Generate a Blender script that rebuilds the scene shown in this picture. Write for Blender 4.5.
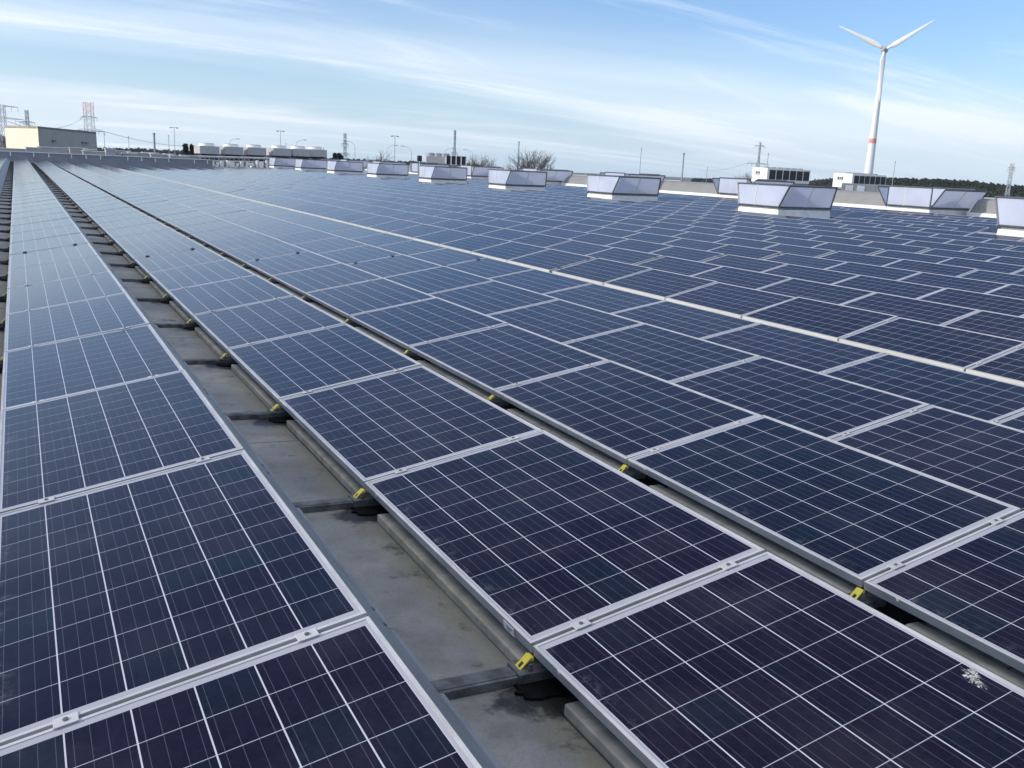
import bpy, bmesh, math, random
from mathutils import Vector, Matrix, Euler
random.seed(7)
R = math.radians
S = bpy.context.scene
for o in list(bpy.data.objects): bpy.data.objects.remove(o)
col = S.collection

# ------------------------------------------------------------------ camera
# origin = the photographer's eye; +Y runs along the panel rows, +X across them, ground lies 12 m below
F, PITCH, YAW, ROLL = 920.07, 0.2317, 0.4926, 0.046
fw = Vector((math.sin(YAW)*math.cos(PITCH), math.cos(YAW)*math.cos(PITCH), -math.sin(PITCH)))
rt0 = Vector((math.cos(YAW), -math.sin(YAW), 0)); up0 = rt0.cross(fw)
RT = rt0*math.cos(ROLL) + up0*math.sin(ROLL)
UP = -rt0*math.sin(ROLL) + up0*math.cos(ROLL)
cd = bpy.data.cameras.new('camera'); cam = bpy.data.objects.new('camera', cd); col.objects.link(cam)
m = Matrix((RT, UP, -fw)).transposed().to_4x4(); cam.matrix_world = m
cd.sensor_width = 36; cd.lens = 36*F/1024; cd.clip_start = .05; cd.clip_end = 20000
S.camera = cam
def ray(px, py): return fw + RT*((px-512)/F) - UP*((py-384)/F)
def proj(p):
    d = p.dot(fw)
    if d < .05: return None
    return (512+F*p.dot(RT)/d, 384-F*p.dot(UP)/d)
def at_dist(px, py, D):
    d = ray(px, py); return d*(D/math.hypot(d.x, d.y))
GROUND = -12.0

# ------------------------------------------------------------------ sun, sky, exposure
SUN_EL, SUN_AZ = R(21.5), R(-75)          # azimuth from +Y towards +X
sd = Vector((math.sin(SUN_AZ)*math.cos(SUN_EL), math.cos(SUN_AZ)*math.cos(SUN_EL), math.sin(SUN_EL)))
sl = bpy.data.lights.new('sun', 'SUN'); sl.energy = 2.7; sl.angle = R(.53); sl.color = (1, .93, .82)
so = bpy.data.objects.new('sun', sl); col.objects.link(so); so.rotation_euler = sd.to_track_quat('Z', 'Y').to_euler()
so.location = sd*60
W = bpy.data.worlds.new('World'); S.world = W; W.use_nodes = True
nt = W.node_tree; N = nt.nodes; L = nt.links; N.clear()
def wn(t, **k):
    n = N.new(t)
    for a, b in k.items(): setattr(n, a, b)
    return n
out = wn('ShaderNodeOutputWorld'); bg = wn('ShaderNodeBackground'); bg.inputs[1].default_value = .14
sky = wn('ShaderNodeTexSky', sky_type='NISHITA', sun_disc=False); sky.sun_elevation = SUN_EL; sky.sun_rotation = SUN_AZ
sky.air_density = 1.0; sky.dust_density = .6; sky.ozone_density = 1.6; sky.altitude = 0
tc = wn('ShaderNodeTexCoord'); sep = wn('ShaderNodeSeparateXYZ'); L.new(tc.outputs['Generated'], sep.inputs[0])
def mth(op, a, b=None, c=None):
    n = wn('ShaderNodeMath', operation=op)
    for i, v in enumerate((a, b, c)):
        if v is None: continue
        if isinstance(v, (int, float)): n.inputs[i].default_value = v
        else: L.new(v, n.inputs[i])
    return n.outputs[0]
den = mth('ADD', mth('MAXIMUM', sep.outputs[2], 0), .11)
cx = mth('DIVIDE', sep.outputs[0], den); cy = mth('DIVIDE', sep.outputs[1], den)
cmb = wn('ShaderNodeCombineXYZ'); L.new(cx, cmb.inputs[0]); L.new(cy, cmb.inputs[1])
def cloud(rot, scale, loc, nscale, det, rough, lo, hi, dist=.4):
    mp = wn('ShaderNodeMapping'); mp.inputs['Rotation'].default_value = (0, 0, rot); mp.inputs['Scale'].default_value = scale
    mp.inputs['Location'].default_value = loc
    L.new(cmb.outputs[0], mp.inputs[0])
    n = wn('ShaderNodeTexNoise'); n.inputs['Scale'].default_value = nscale; n.inputs['Detail'].default_value = det
    n.inputs['Roughness'].default_value = rough; n.inputs['Distortion'].default_value = dist; L.new(mp.outputs[0], n.inputs[0])
    r = wn('ShaderNodeMapRange', interpolation_type='SMOOTHSTEP'); r.inputs[1].default_value = lo; r.inputs[2].default_value = hi
    L.new(n.outputs[0], r.inputs[0]); return r.outputs[0]
c1 = cloud(R(36), (.20, 1.0, 1), (3.1, 1.7, 0), .95, 8, .66, .46, .74, 1.1)
c2 = cloud(R(30), (.30, .75, 1), (7.3, 2.2, 0), .42, 4, .5, .40, .64)
cl = mth('MINIMUM', mth('ADD', mth('MULTIPLY', c1, .72), mth('MULTIPLY', c2, .52)), .76)
# veil that thickens towards the horizon
hz = wn('ShaderNodeMapRange', interpolation_type='SMOOTHSTEP'); L.new(sep.outputs[2], hz.inputs[0])
hz.inputs[1].default_value = .14; hz.inputs[2].default_value = 0.0; hz.inputs[3].default_value = 0; hz.inputs[4].default_value = .75
hi = wn('ShaderNodeMapRange', interpolation_type='SMOOTHSTEP'); L.new(sep.outputs[2], hi.inputs[0]); hi.inputs[1].default_value = .14; hi.inputs[2].default_value = .36; hi.inputs[3].default_value = 1; hi.inputs[4].default_value = .2
ov_fill = wn('ShaderNodeMapRange', interpolation_type='SMOOTHSTEP'); L.new(sep.outputs[2], ov_fill.inputs[0]); ov_fill.inputs[1].default_value = .72; ov_fill.inputs[2].default_value = .95; ov_fill.inputs[4].default_value = .82  # bright overhead glow added to the sky as fill light
fac = mth('MULTIPLY', cl, hi.outputs[0])
vl = wn('ShaderNodeMix', data_type='RGBA'); L.new(hz.outputs[0], vl.inputs[0]); vl.inputs[7].default_value = (3.45, 4.55, 5.6, 1)
mx = wn('ShaderNodeMix', data_type='RGBA'); L.new(fac, mx.inputs[0]); tn = wn('ShaderNodeMix', data_type='RGBA', blend_type='MULTIPLY'); tn.inputs[0].default_value = 1; L.new(sky.outputs[0], tn.inputs[6]); tn.inputs[7].default_value = (.63, .765, 1.0, 1); L.new(tn.outputs[2], vl.inputs[6]); L.new(vl.outputs[2], mx.inputs[6]); mx.inputs[7].default_value = (5.7, 6.0, 6.35, 1)
m2 = wn('ShaderNodeMix', data_type='RGBA'); L.new(ov_fill.outputs[0], m2.inputs[0]); L.new(mx.outputs[2], m2.inputs[6]); m2.inputs[7].default_value = (11.0, 10.9, 10.9, 1); L.new(m2.outputs[2], bg.inputs[0]); L.new(bg.outputs[0], out.inputs[0])
S.view_settings.view_transform = 'Standard'; S.view_settings.look = 'None'; S.view_settings.gamma = 1
S.view_settings.exposure = 0.45
S.render.engine = 'CYCLES'

# ------------------------------------------------------------------ materials
class NT:
    def __init__(s, name):
        s.m = bpy.data.materials.new(name); s.m.use_nodes = True; s.t = s.m.node_tree; s.b = s.t.nodes['Principled BSDF']
    def n(s, t, **k):
        x = s.t.nodes.new(t)
        for a, b in k.items(): setattr(x, a, b)
        return x
    def l(s, a, b): s.t.links.new(a, b)
    def math(s, op, a, b=None, c=None):
        n = s.n('ShaderNodeMath', operation=op)
        for i, v in enumerate((a, b, c)):
            if v is None: continue
            if isinstance(v, (int, float)): n.inputs[i].default_value = v
            else: s.l(v, n.inputs[i])
        return n.outputs[0]
    def mix(s, f, a, b):
        n = s.n('ShaderNodeMix', data_type='RGBA')
        for i, v in ((0, f), (6, a), (7, b)):
            if isinstance(v, tuple): n.inputs[i].default_value = v if len(v) == 4 else v+(1,)
            elif isinstance(v, (int, float)): n.inputs[i].default_value = v
            else: s.l(v, n.inputs[i])
        return n.outputs[2]
    def noise(s, vec, scale, det=3, rough=.5, dist=0):
        n = s.n('ShaderNodeTexNoise'); n.inputs['Scale'].default_value = scale; n.inputs['Detail'].default_value = det
        n.inputs['Roughness'].default_value = rough; n.inputs['Distortion'].default_value = dist
        if vec is not None: s.l(vec, n.inputs[0])
        return n.outputs[0]
    def rng(s, v, a, b, c=0., d=1., smooth=True):
        n = s.n('ShaderNodeMapRange', interpolation_type='SMOOTHSTEP' if smooth else 'LINEAR'); s.l(v, n.inputs[0])
        for i, x in enumerate((a, b, c, d)): n.inputs[i+1].default_value = x
        return n.outputs[0]
    def obj(s): return s.n('ShaderNodeTexCoord').outputs['Object']
    def pos(s): return s.n('ShaderNodeNewGeometry').outputs['Position']
def simple(name, c, rough=.6, metal=0., var=.18, scale=6., world=True, bump=0.):
    k = NT(name); v = k.pos() if world else k.obj()
    n = k.noise(v, scale, 4, .6)
    a = tuple(x*(1-var) for x in c); b = tuple(min(1, x*(1+var)) for x in c)
    k.l(k.mix(k.rng(n, .3, .7), a, b), k.b.inputs['Base Color'])
    k.b.inputs['Roughness'].default_value = rough; k.b.inputs['Metallic'].default_value = metal
    if bump:
        bn = k.n('ShaderNodeBump'); bn.inputs['Strength'].default_value = bump; k.l(n, bn.inputs['Height']); k.l(bn.outputs[0], k.b.inputs['Normal'])
    return k.m
M = {}
M['alu'] = simple('anodised_aluminium', (.45, .45, .45), .45, .15, .14, 5)
M['galv'] = simple('galvanised_steel', (.23, .245, .25), .5, .5, .22, 9)
M['deflector'] = simple('deflector_sheet', (.19, .205, .22), .5, .2, .15, 4)
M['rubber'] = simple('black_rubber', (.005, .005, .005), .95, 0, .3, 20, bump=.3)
M['rail'] = simple('weathered_rail', (.115, .12, .12), .6, .3, .45, 14)
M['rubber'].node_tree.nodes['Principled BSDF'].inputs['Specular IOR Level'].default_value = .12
M['joint'] = simple('dark_grey_clamp', (.05, .05, .055), .6, .2, .2, 20)
M['yellow'] = simple('yellow_plastic', (1.0, .76, .07), .45, 0, .08, 12)
M['bolt'] = simple('bolt_steel', (.16, .16, .17), .5, .6, .1, 30)
M['white'] = simple('white_coated_sheet', (.78, .77, .73), .5, 0, .05, 2)
M['curb'] = simple('white_roof_curb', (.80, .79, .75), .6, 0, .10, 3)
M['darkframe'] = simple('dark_grey_frame', (.10, .105, .12), .45, .3, .1, 5)
M['beige'] = simple('grey_beige_rooflight_skin', (.225, .22, .21), .55, 0, .06, 1.2)
M['greywall'] = simple('grey_sheet_wall', (.25, .255, .29), .6, .1, .08, 1)
M['cream'] = simple('cream_cladding', (.86, .78, .60), .7, 0, .05, .2)
M['shadeclad'] = simple('shade_toned_cladding', (.34, .335, .31), .7, 0, .08, .15)  # shade on the building's unlit side is painted into this grey
M['brick'] = simple('brown_brick', (.20, .13, .10), .8, 0, .15, .4)
M['pole'] = simple('lamp_pole_steel', (.30, .32, .34), .6, .2, .1, .3)
M['lattice'] = simple('pylon_steel', (.36, .39, .43), .6, .2, .1, .1)  # steel tone lightened so distance haze sits in the colour
M['red'] = simple('red_paint', (.70, .25, .19), .5, 0, .1, .2)
M['whitepaint'] = simple('white_tower_paint', (.78, .78, .76), .45, 0, .04, .05)
M['chiller'] = simple('chiller_casing', (.42, .41, .405), .5, 0, .06, .8)
M['dark'] = simple('dark_coil', (.02, .022, .024), .7, 0, .3, 3)
M['pipe'] = simple('pipe_insulation', (.42, .42, .43), .5, .2, .15, 2)
M['bark'] = simple('grey_bark', (.12, .10, .085), .9, 0, .25, .6)
M['needles'] = simple('dark_conifer', (.022, .032, .018), .9, 0, .4, .35)
M['needles2'] = simple('dark_forest_leaf', (.026, .036, .02), .9, 0, .5, .09)
M['label'] = simple('white_paper_label', (.8, .79, .76), .6, 0, .03, 30)
M['ink'] = simple('label_ink', (.08, .08, .09), .7, 0, .05, 30)
M['backsheet'] = simple('panel_back_sheet', (.6, .6, .62), .5, 0, .03, 3)
k = NT('dried_bird_lime'); k.l(k.mix(k.rng(k.noise(k.pos(), 40, 3, .6), .35, .65), (.34, .34, .33), (.62, .62, .60)), k.b.inputs['Base Color']); k.b.inputs['Roughness'].default_value = .9
k.l(k.rng(k.noise(k.pos(), 75, 6, .7, 1.2), .42, .66), k.b.inputs['Alpha']); M['droppings'] = k.m

# solar cells: cell-unit UV (10 x 6), a second UV layer holds a per-panel number
k = NT('polycrystalline_cells')
uvn = k.n('ShaderNodeUVMap', uv_map='cells'); pid = k.n('ShaderNodeUVMap', uv_map='pid'); oi = k.n('ShaderNodeObjectInfo')
su = k.n('ShaderNodeSeparateXYZ'); k.l(uvn.outputs[0], su.inputs[0]); u, v = su.outputs[0], su.outputs[1]
sp = k.n('ShaderNodeSeparateXYZ'); k.l(pid.outputs[0], sp.inputs[0])
pr = k.math('ADD', sp.outputs[0], k.math('MULTIPLY', oi.outputs['Random'], 91.7))
iu, iv = k.math('FLOOR', u), k.math('FLOOR', v)
ce = k.n('ShaderNodeCombineXYZ'); k.l(iu, ce.inputs[0]); k.l(iv, ce.inputs[1]); k.l(k.math('FLOOR', k.math('MULTIPLY', pr, 37.)), ce.inputs[2])
wnz = k.n('ShaderNodeTexWhiteNoise', noise_dimensions='3D'); k.l(ce.outputs[0], wnz.inputs[0])
wsep = k.n('ShaderNodeSeparateColor'); k.l(wnz.outputs[1], wsep.inputs[0])
tint = k.rng(wsep.outputs[0], .72, 1.0)
basec = k.mix(tint, (.0068, .0048, .0145), (.0045, .0105, .019))
basec = k.mix(k.math('MULTIPLY', wsep.outputs[1], .5), basec, (.0045, .0045, .013))
wp = k.n('ShaderNodeTexWhiteNoise', noise_dimensions='1D'); k.l(k.math('FLOOR', k.math('MULTIPLY', pr, 37.)), wp.inputs['W'])
basec = k.mix(k.math('MULTIPLY', wp.outputs[0], .42), basec, (.0125, .0082, .0180))
basec = k.mix(k.math('MULTIPLY', k.rng(wp.outputs[0], .25, 0), .5), basec, (.004, .009, .019))
vo = k.n('ShaderNodeTexVoronoi'); vo.inputs['Scale'].default_value = 9
cv = k.n('ShaderNodeCombineXYZ'); k.l(u, cv.inputs[0]); k.l(v, cv.inputs[1]); k.l(pr, cv.inputs[2]); k.l(cv.outputs[0], vo.inputs[0])
vs = k.n('ShaderNodeSeparateColor'); k.l(vo.outputs['Color'], vs.inputs[0])
bv = k.n('ShaderNodeHueSaturation'); k.l(basec, bv.inputs['Color']); k.l(k.rng(vs.outputs[0], 0, 1, .8, 1.25, False), bv.inputs['Value'])
cellc = bv.outputs[0]
def dline(val, w):   # 1 inside a line of half-width w (cell units) at the integers
    fr = k.math('ABSOLUTE', k.math('SUBTRACT', k.math('FRACT', val), .5))
    return k.math('GREATER_THAN', fr, .5-w)
bus = k.math('GREATER_THAN', k.math('ABSOLUTE', k.math('SUBTRACT', k.math('FRACT', k.math('ADD', k.math('MULTIPLY', v, 4), .5)), .5)), .5-.019)
cellc = k.mix(k.math('MULTIPLY', bus, .8), cellc, (.085, .085, .11))
cellc = k.mix(k.math('MULTIPLY', dline(u, .0085), 1.0), cellc, (.36, .36, .41))
cellc = k.mix(dline(v, .013), cellc, (.47, .47, .53))
mar = k.math('MAXIMUM', k.math('MAXIMUM', k.math('LESS_THAN', u, 0), k.math('GREATER_THAN', u, 10)), k.math('MAXIMUM', k.math('LESS_THAN', v, 0), k.math('GREATER_THAN', v, 6)))
cellc = k.mix(mar, cellc, (.34, .34, .38))
# dust gathers along the low edge
dn = k.noise(cv.outputs[0], 2.2, 8, .75); dn2 = k.noise(cv.outputs[0], .5, 3, .5)
low = k.rng(v, -.1, .55, 1, 0)
dust = k.math('ADD', k.math('MULTIPLY', low, k.rng(dn, .50, .70, 0, .22)), k.rng(dn2, .40, .75, .0, .028))
cellc = k.mix(dust, cellc, (.30, .31, .33))
k.l(cellc, k.b.inputs['Base Color']); k.b.inputs['Roughness'].default_value = .11; k.b.inputs['IOR'].default_value = 1.28
M['cells'] = k.m

# roof felt
k = NT('roof_membrane'); p = k.pos(); sx = k.n('ShaderNodeSeparateXYZ'); k.l(p, sx.inputs[0]); X, Y = sx.outputs[0], sx.outputs[1]
n1 = k.noise(p, 1.3, 6, .6); n2 = k.noise(p, 5, 6, .65); n3 = k.noise(p, 90, 2, .5); n4 = k.noise(p, .35, 3, .5)
c = k.mix(k.rng(n1, .32, .68), (.160, .162, .156), (.315, .318, .305))
c = k.mix(k.math('MULTIPLY', k.rng(n2, .45, .75), .55), c, (.085, .078, .058))
# pale dried puddle patches
c = k.mix(k.math('MULTIPLY', k.rng(n4, .54, .57), .35), c, (.40, .39, .38))
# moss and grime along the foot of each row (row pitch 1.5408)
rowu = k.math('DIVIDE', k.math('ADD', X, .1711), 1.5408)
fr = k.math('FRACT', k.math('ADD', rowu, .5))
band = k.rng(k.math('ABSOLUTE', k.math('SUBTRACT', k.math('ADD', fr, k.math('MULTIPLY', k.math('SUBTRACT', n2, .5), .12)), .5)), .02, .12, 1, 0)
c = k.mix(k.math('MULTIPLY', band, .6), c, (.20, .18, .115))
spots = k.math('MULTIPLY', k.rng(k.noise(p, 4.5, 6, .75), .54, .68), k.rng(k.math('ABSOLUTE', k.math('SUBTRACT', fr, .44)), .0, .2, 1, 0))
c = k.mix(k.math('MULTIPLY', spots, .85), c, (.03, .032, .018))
c = k.mix(k.rng(n3, .35, .75, 0, .22), c, (.09, .088, .08))
# laps of the felt: along the rows at the panel foot, across the rows every 1.67 m
lap = k.math('LESS_THAN', k.math('ABSOLUTE', k.math('SUBTRACT', fr, .493)), .0036)
lap2 = k.math('LESS_THAN', k.math('ABSOLUTE', k.math('SUBTRACT', k.math('FRACT', k.math('DIVIDE', k.math('SUBTRACT', Y, .12), 3.34)), .5)), .0016)
c = k.mix(k.math('MULTIPLY', k.math('MAXIMUM', lap, lap2), .8), c, (.025, .025, .022))
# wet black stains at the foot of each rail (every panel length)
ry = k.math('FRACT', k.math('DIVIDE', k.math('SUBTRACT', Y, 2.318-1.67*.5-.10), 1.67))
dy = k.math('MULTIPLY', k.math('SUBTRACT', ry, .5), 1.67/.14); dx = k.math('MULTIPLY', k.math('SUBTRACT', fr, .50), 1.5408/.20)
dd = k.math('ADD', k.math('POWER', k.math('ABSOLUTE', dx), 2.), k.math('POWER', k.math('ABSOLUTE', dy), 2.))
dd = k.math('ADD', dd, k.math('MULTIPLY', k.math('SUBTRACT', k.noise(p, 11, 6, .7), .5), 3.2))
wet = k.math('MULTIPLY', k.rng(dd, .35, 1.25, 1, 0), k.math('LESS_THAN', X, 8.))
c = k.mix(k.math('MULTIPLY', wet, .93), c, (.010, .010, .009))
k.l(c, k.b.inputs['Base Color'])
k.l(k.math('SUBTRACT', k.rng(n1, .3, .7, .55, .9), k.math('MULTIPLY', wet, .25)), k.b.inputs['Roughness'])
bn = k.n('ShaderNodeBump'); bn.inputs['Strength'].default_value = .25; bn.inputs['Distance'].default_value = .01; k.l(n3, bn.inputs['Height']); k.l(bn.outputs[0], k.b.inputs['Normal'])
M['roof'] = k.m
# ground far below: fields and hard standing
k = NT('fields'); p = k.pos(); n1 = k.noise(p, .006, 4, .5); n2 = k.noise(p, .05, 4, .6)
c = k.mix(k.rng(n1, .45, .55), (.07, .085, .04), (.13, .12, .09)); c = k.mix(k.rng(n2, .3, .7, 0, .5), c, (.05, .06, .035))
k.l(c, k.b.inputs['Base Color']); k.b.inputs['Roughness'].default_value = .95; M['ground'] = k.m
# milky polycarbonate of the smoke vents
k = NT('opal_polycarbonate'); n1 = k.noise(k.pos(), 1.1, 3, .5)
k.l(k.mix(k.rng(n1, .3, .7), (.60, .64, .72), (.70, .74, .82)), k.b.inputs['Base Color'])
k.b.inputs['Roughness'].default_value = .22
tr = k.n('ShaderNodeBsdfTranslucent'); tr.inputs[0].default_value = (.86, .87, .94, 1)
ms = k.n('ShaderNodeMixShader'); ms.inputs[0].default_value = .5
k.l(k.b.outputs[0], ms.inputs[1]); k.l(tr.outputs[0], ms.inputs[2]); k.l(ms.outputs[0], k.t.nodes['Material Output'].inputs[0])
M['opal'] = k.m

# ------------------------------------------------------------------ mesh helpers
class MB:
    def __init__(s): s.v = []; s.f = []; s.mi = []; s.cur = 0; s.uv = {}
    def add(s, vs, fs):
        b = len(s.v); s.v += [tuple(x) for x in vs]
        for f in fs: s.f.append(tuple(i+b for i in f)); s.mi.append(s.cur)
        return s
    def quadprism(s, a, b):   # two loops of equal length -> closed prism
        n = len(a); fs = [tuple(range(n-1, -1, -1)), tuple(range(n, 2*n))]
        for i in range(n): fs.append((i, (i+1) % n, n+(i+1) % n, n+i))
        return s.add(list(a)+list(b), fs)
    def box(s, c, d, rz=0., M4=None):
        x, y, z = (q/2 for q in d); vs = []
        for dz in (-z, z):
            for dx, dy in ((-x, -y), (x, -y), (x, y), (-x, y)):
                w = Vector((dx, dy, dz))
                if rz: w = Matrix.Rotation(rz, 3, 'Z') @ w
                w = w+Vector(c)
                vs.append(M4 @ w if M4 else w)
        return s.quadprism(vs[:4], vs[4:])
    def tube(s, a, b, r0, r1=None, n=8):
        a = Vector(a); b = Vector(b); r1 = r0 if r1 is None else r1; d = (b-a)
        if d.length < 1e-6: return s
        q = d.to_track_quat('Z', 'Y')
        A = [a+q @ Vector((r0*math.cos(t*2*math.pi/n), r0*math.sin(t*2*math.pi/n), 0)) for t in range(n)]
        B = [b+q @ Vector((r1*math.cos(t*2*math.pi/n), r1*math.sin(t*2*math.pi/n), 0)) for t in range(n)]
        return s.quadprism(A, B)
    def bar(s, a, b, w): return s.tube(a, b, w*.6, n=4)
    def build(s, name, mat, parent=None, smooth=False, bevel=0.):
        me = bpy.data.meshes.new(name); me.from_pydata(s.v, [], s.f)
        mats = mat if isinstance(mat, (list, tuple)) else [mat]
        for q in mats: me.materials.append(q)
        for i, pz in enumerate(me.polygons): pz.material_index = s.mi[i]; pz.use_smooth = smooth
        bm = bmesh.new(); bm.from_mesh(me); bmesh.ops.recalc_face_normals(bm, faces=bm.faces)
        bm.to_mesh(me); bm.free()
        o = bpy.data.objects.new(name, me); col.objects.link(o)
        if parent is not None: o.parent = parent
        if bevel:
            b = o.modifiers.new('bevel', 'BEVEL'); b.width = bevel; b.segments = 2; b.limit_method = 'ANGLE'
        return o
def tag(o, label=None, cat=None, group=None, kind=None):
    if label: o['label'] = label
    if cat: o['category'] = cat
    if group: o['group'] = group
    if kind: o['kind'] = kind
    return o
def empty(name, loc, label, cat, group=None, rot=(0, 0, 0)):
    o = bpy.data.objects.new(name, None); o.empty_display_size = .2; col.objects.link(o); o.location = loc; o.rotation_euler = rot
    return tag(o, label, cat, group)
def kids(o): return KIDS.get(o.name, [])
KIDS = {}
def reg(root, *parts):
    KIDS[root.name] = list(parts); return root
def dup(root, loc, label, rot=None):
    r = root.copy(); col.objects.link(r); r.location = loc; r['label'] = label
    if rot: r.rotation_euler = rot
    def rec(src, dst):
        for ch in KIDS.get(src.name, []):
            c = ch.copy(); col.objects.link(c); c.parent = dst
            KIDS.setdefault(dst.name, []).append(c); rec(ch, c)
    KIDS[r.name] = []
    rec(root, r)
    return r
def ordinal(i):
    o = ['first', 'second', 'third', 'fourth', 'fifth', 'sixth', 'seventh', 'eighth', 'ninth', 'tenth', 'eleventh', 'twelfth', 'thirteenth', 'fourteenth', 'fifteenth',
         'sixteenth', 'seventeenth', 'eighteenth', 'nineteenth']
    tens = {2: 'twenty', 3: 'thirty', 4: 'forty', 5: 'fifty', 6: 'sixty', 7: 'seventy', 8: 'eighty', 9: 'ninety'}
    if i <= 19: return o[i-1]
    t, u = divmod(i, 10)
    return (tens[t][:-1]+'ieth') if u == 0 else tens[t]+'-'+o[u-1]

# ------------------------------------------------------------------ layout numbers
X0, Z0, S1, TR, PITCHX = -.1711, -1.4403, -.0393, .2086, 1.5420
X5, Z5, S2 = 8.36, -1.7808, .0182
PLEN, PGAP, PW = 1.655, .015, .992
PL = PLEN+PGAP
GAPK, GAPX = 7, .09
CLEAR = .116                      # roof below the low edge of a panel
def row_geo(i):
    if i < 5: n = i*PITCHX; s = S1; return X0+n*math.cos(s), Z0+n*math.sin(s), s+TR
    n = (i-5)*PITCHX; s = S2; return X5+n*math.cos(s), Z5+n*math.sin(s), s+TR
def row_y(i): return 2.318+.018*i if i < 5 else 2.555+.02*(i-5)
def joint_y(i, k): return row_y(i)+k*PL+((GAPX if k > GAPK else 0)+(GAPX/2 if k == GAPK else 0) if i > 4 else 0)
def panel_y0(i, k): return row_y(i)+k*PL+PGAP/2+(GAPX if k >= GAPK and i > 4 else 0)
def roof_z(x):
    a = Z0-CLEAR+S1*(x-X0); b = Z5-CLEAR+S2*(x-X5)
    if x < 7.5: return a
    if x < 8.1:
        t = (x-7.5)/.6; return (1-t)*(Z0-CLEAR+S1*(7.5-X0))+t*(Z5-CLEAR+S2*(8.1-X5))
    if x < 38: return b
    return Z5-CLEAR+S2*(38-X5)-.02*(x-38)

# ------------------------------------------------------------------ the setting
mb = MB(); mb.add([(-2600, -2600, GROUND), (3200, -2600, GROUND), (3200, 3400, GROUND), (-2600, 3400, GROUND)], [(0, 1, 2, 3)])
tag(mb.build('ground', M['ground']), kind='structure')
YB, YF1, YF2 = -9., 98., 140.
def roof_block(xs, y0, y1):
    mb = MB(); n = len(xs)
    a = [(x, y0, roof_z(x)) for x in xs]+[(xs[-1], y0, GROUND), (xs[0], y0, GROUND)]
    b = [(p[0], y1, p[2]) for p in a]
    return mb.quadprism(a, b)
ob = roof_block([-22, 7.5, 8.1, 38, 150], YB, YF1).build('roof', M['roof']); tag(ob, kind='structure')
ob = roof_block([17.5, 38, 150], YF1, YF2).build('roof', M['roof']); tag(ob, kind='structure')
ob = roof_block([-60, 17.5], YF1+2.5, 135).build('roof', M['roof'])
for vtx in ob.data.vertices:
    if vtx.co.z > -6: vtx.co.z = -1.75
tag(ob, kind='structure')

# ------------------------------------------------------------------ vents (positions needed before the panels)
VX, VY, VDX, VDY = 25.9, 17.95, 2.75, 2.28
V_STEP = 11.52
vents = [('front', VX, VY+V_STEP*n) for n in range(-1, 10)]
WX = 34.4
wvents = [('back', WX, 29.4+V_STEP*n) for n in range(-1, 9)]

# ------------------------------------------------------------------ solar panels
FH, LIP = .036, .0115
def panel_meshes():
    me_f = MB()
    L_, w = PLEN, PW
    # local frame: x across (low edge at 0), y along the row, top at z = 0
    def ring(z0, z1, o, i):
        a = [(o, o, 0), (w-o, o, 0), (w-o, L_-o, 0), (o, L_-o, 0)]
        b = [(i, i, 0), (w-i, i, 0), (w-i, L_-i, 0), (i, L_-i, 0)]
        return a, b
    O = [(0, 0), (w, 0), (w, L_), (0, L_)]; I = [(LIP, LIP), (w-LIP, LIP), (w-LIP, L_-LIP), (LIP, L_-LIP)]
    vs = [(x, y, 0) for x, y in O]+[(x, y, 0) for x, y in I]+[(x, y, -FH) for x, y in O]+[(x, y, -.008) for x, y in I]
    fs = []
    for i in range(4):
        j = (i+1) % 4
        fs += [(i, j, 4+j, 4+i), (8+i, 8+j, j, i), (4+i, 4+j, 12+j, 12+i)]
    fs.append((8, 11, 10, 9))
    return vs, fs
FV, FF = panel_meshes()
def frame_bottom_fix(fs): return fs
frame_me = bpy.data.meshes.new('frame'); frame_me.from_pydata(FV, [], FF); frame_me.materials.append(M['alu']); frame_me.materials.append(M['backsheet'])
frame_me.polygons[len(FF)-1].material_index = 1
bm = bmesh.new(); bm.from_mesh(frame_me); bmesh.ops.recalc_face_normals(bm, faces=bm.faces); bm.to_mesh(frame_me); bm.free()
GZ = -.0025
CV = [(LIP, LIP, GZ), (PW-LIP, LIP, GZ), (PW-LIP, PLEN-LIP, GZ), (LIP, PLEN-LIP, GZ)]
def cell_uv(x, y): return ((y-.0375)/.158, (x-.022)/.158)
cell_me = bpy.data.meshes.new('cell_sheet'); cell_me.from_pydata(CV, [], [(0, 1, 2, 3)]); cell_me.materials.append(M['cells'])
ul = cell_me.uv_layers.new(name='cells'); up_ = cell_me.uv_layers.new(name='pid')
for li in range(4):
    ul.data[li].uv = cell_uv(CV[li][0], CV[li][1]); up_.data[li].uv = (.13, .0)
def settle(i, k):
    q = random.Random(i*1009+k*31+5); f = 1. if row_geo(i)[0] > 8 else .6
    return q.gauss(0, .0038)*f, q.gauss(0, .0012)*f
def pmat(i, k):
    x, z, t = row_geo(i); a, b = settle(i, k)
    return Matrix.Translation((x, panel_y0(i, k), z)) @ Matrix.Rotation(-t+a, 4, 'Y') @ Matrix.Rotation(b, 4, 'X')
def clip_area(pts):
    def clip(poly, ax, val, sgn):
        out = []
        for a, b in zip(poly, poly[1:]+poly[:1]):
            ia = sgn*(a[ax]-val) >= 0; ib = sgn*(b[ax]-val) >= 0
            if ia: out.append(a)
            if ia != ib:
                t = (val-a[ax])/(b[ax]-a[ax]); out.append((a[0]+t*(b[0]-a[0]), a[1]+t*(b[1]-a[1])))
        return out
    for ax, val, s in ((0, 0, 1), (0, 1024, -1), (1, 0, 1), (1, 768, -1)):
        pts = clip(pts, ax, val, s)
        if len(pts) < 3: return 0
    return abs(sum(a[0]*b[1]-a[1]*b[0] for a, b in zip(pts, pts[1:]+pts[:1])))/2
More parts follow.
